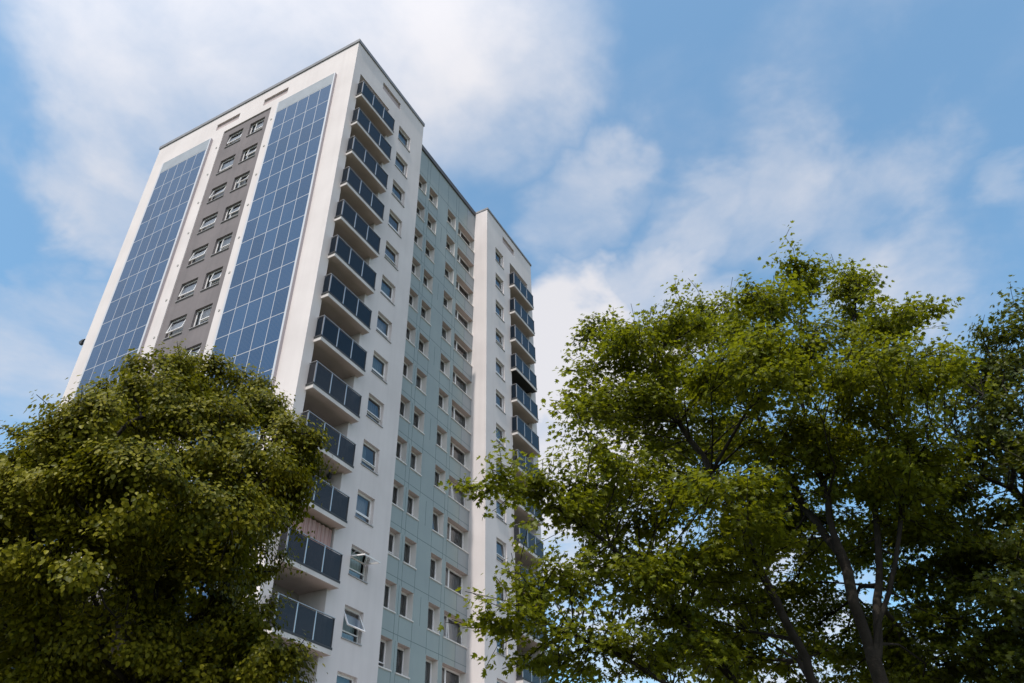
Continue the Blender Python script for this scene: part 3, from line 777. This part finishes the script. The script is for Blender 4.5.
# flat cloud-layer coordinates: direction divided by height
sp=N(W,'ShaderNodeSeparateXYZ'); LK(W,nrm.outputs[0],sp.inputs[0])
mz=N(W,'ShaderNodeMath',operation='MAXIMUM'); mz.inputs[1].default_value=.06; LK(W,sp.outputs['Z'],mz.inputs[0])
dx=N(W,'ShaderNodeMath',operation='DIVIDE'); LK(W,sp.outputs['X'],dx.inputs[0]); LK(W,mz.outputs[0],dx.inputs[1])
dy=N(W,'ShaderNodeMath',operation='DIVIDE'); LK(W,sp.outputs['Y'],dy.inputs[0]); LK(W,mz.outputs[0],dy.inputs[1])
cx=N(W,'ShaderNodeCombineXYZ'); LK(W,dx.outputs[0],cx.inputs[0]); LK(W,dy.outputs[0],cx.inputs[1])
def noise(scale, detail, rough, off=0):
    n=N(W,'ShaderNodeTexNoise'); n.inputs['Scale'].default_value=scale; n.inputs['Detail'].default_value=detail; n.inputs['Roughness'].default_value=rough
    n.inputs['Distortion'].default_value=.3
    a=N(W,'ShaderNodeVectorMath',operation='ADD'); a.inputs[1].default_value=(off,off*.7,0); LK(W,cx.outputs[0],a.inputs[0]); LK(W,a.outputs[0],n.inputs['Vector']); return n
# blob edges are broken up by warping the direction
wn=noise(3.2,5,.55,9); wsub=N(W,'ShaderNodeVectorMath',operation='SUBTRACT'); wsub.inputs[1].default_value=(.5,.5,.5); LK(W,wn.outputs['Color'],wsub.inputs[0])
wsc=N(W,'ShaderNodeVectorMath',operation='SCALE'); wsc.inputs['Scale'].default_value=.30; LK(W,wsub.outputs[0],wsc.inputs[0])
wa=N(W,'ShaderNodeVectorMath',operation='ADD'); LK(W,nrm.outputs[0],wa.inputs[0]); LK(W,wsc.outputs[0],wa.inputs[1])
wp=N(W,'ShaderNodeVectorMath',operation='NORMALIZE'); LK(W,wa.outputs[0],wp.inputs[0])
acc=None
for b in BLOBS:
    o=blob(*b)
    if acc is None: acc=o
    else:
        mth=N(W,'ShaderNodeMath',operation='MAXIMUM' if b[3]>0 else 'ADD'); LK(W,acc,mth.inputs[0]); LK(W,o,mth.inputs[1]); acc=mth.outputs[0]
n1=noise(2.0,9,.55); n2=noise(7,6,.6,4)
s1=N(W,'ShaderNodeMath',operation='MULTIPLY_ADD'); s1.inputs[1].default_value=1.7; s1.inputs[2].default_value=-.85; LK(W,n1.outputs['Fac'],s1.inputs[0])
s2=N(W,'ShaderNodeMath',operation='MULTIPLY_ADD'); s2.inputs[1].default_value=.35; s2.inputs[2].default_value=-.175; LK(W,n2.outputs['Fac'],s2.inputs[0])
a1=N(W,'ShaderNodeMath',operation='ADD'); LK(W,acc,a1.inputs[0]); LK(W,s1.outputs[0],a1.inputs[1])
a2=N(W,'ShaderNodeMath',operation='ADD'); LK(W,a1.outputs[0],a2.inputs[0]); LK(W,s2.outputs[0],a2.inputs[1])
cov=N(W,'ShaderNodeMapRange',interpolation_type='SMOOTHSTEP'); cov.inputs['From Min'].default_value=-.05; cov.inputs['From Max'].default_value=1.1
cov.inputs['To Min'].default_value=.06; cov.inputs['To Max'].default_value=.97; LK(W,a2.outputs[0],cov.inputs['Value'])
cl=N(W,'ShaderNodeMix',data_type='RGBA'); cl.inputs['A'].default_value=(*[c*CLOUD for c in (.70,.765,.90)],1); cl.inputs['B'].default_value=(*[c*CLOUD for c in (.965,.955,1.0)],1)
LK(W,n2.outputs['Fac'],cl.inputs['Factor'])
fac2=N(W,'ShaderNodeMapRange'); fac2.inputs['From Min'].default_value=.2; fac2.inputs['From Max'].default_value=1.0; LK(W,a2.outputs[0],fac2.inputs['Value']); LK(W,fac2.outputs['Result'],cl.inputs['Factor'])
# cloud brightened toward the sun, added unseen fill for the shaded long side
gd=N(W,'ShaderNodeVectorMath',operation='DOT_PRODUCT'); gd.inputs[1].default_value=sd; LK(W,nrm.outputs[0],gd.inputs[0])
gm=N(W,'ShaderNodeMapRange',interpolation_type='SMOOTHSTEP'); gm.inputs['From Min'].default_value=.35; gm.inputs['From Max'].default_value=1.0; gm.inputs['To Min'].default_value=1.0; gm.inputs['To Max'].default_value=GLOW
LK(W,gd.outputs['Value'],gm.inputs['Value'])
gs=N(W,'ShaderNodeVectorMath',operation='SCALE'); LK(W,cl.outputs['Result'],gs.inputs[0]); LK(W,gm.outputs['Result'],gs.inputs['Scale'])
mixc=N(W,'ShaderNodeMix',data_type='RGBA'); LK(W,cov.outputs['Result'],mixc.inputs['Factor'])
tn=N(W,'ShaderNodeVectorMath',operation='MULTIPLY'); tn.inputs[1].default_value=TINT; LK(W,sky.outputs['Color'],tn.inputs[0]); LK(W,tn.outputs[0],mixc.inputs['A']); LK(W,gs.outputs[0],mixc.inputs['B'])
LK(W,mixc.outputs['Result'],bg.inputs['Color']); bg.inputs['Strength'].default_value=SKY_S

# ---------------------------------------------------------------- camera
cam=bpy.data.cameras.new('camera'); co=bpy.data.objects.new('camera',cam); COL.objects.link(co); scene.camera=co
cam.sensor_width=36; cam.lens=788.669/1024*36; cam.clip_end=5000; cam.clip_start=.1
yw,pt,rl=R(27.5594),R(37.2956),R(-1.0803)
F=Vector((math.cos(pt)*math.cos(yw),math.cos(pt)*math.sin(yw),math.sin(pt))); Rv=Vector((math.sin(yw),-math.cos(yw),0)); U=Rv.cross(F)
R2=Rv*math.cos(rl)+U*math.sin(rl); U2=-Rv*math.sin(rl)+U*math.cos(rl)
m=Matrix((R2,U2,-F)).transposed().to_4x4(); m.translation=Vector((-21.2607,-21.9315,1.6366)); co.matrix_world=m
vs=scene.view_settings; vs.view_transform='Standard'; vs.look='None'; vs.exposure=EXPO; vs.gamma=1
scene.render.engine='CYCLES'; scene.render.resolution_x=1024; scene.render.resolution_y=683
scene.cycles.max_bounces=8; scene.cycles.transparent_max_bounces=12
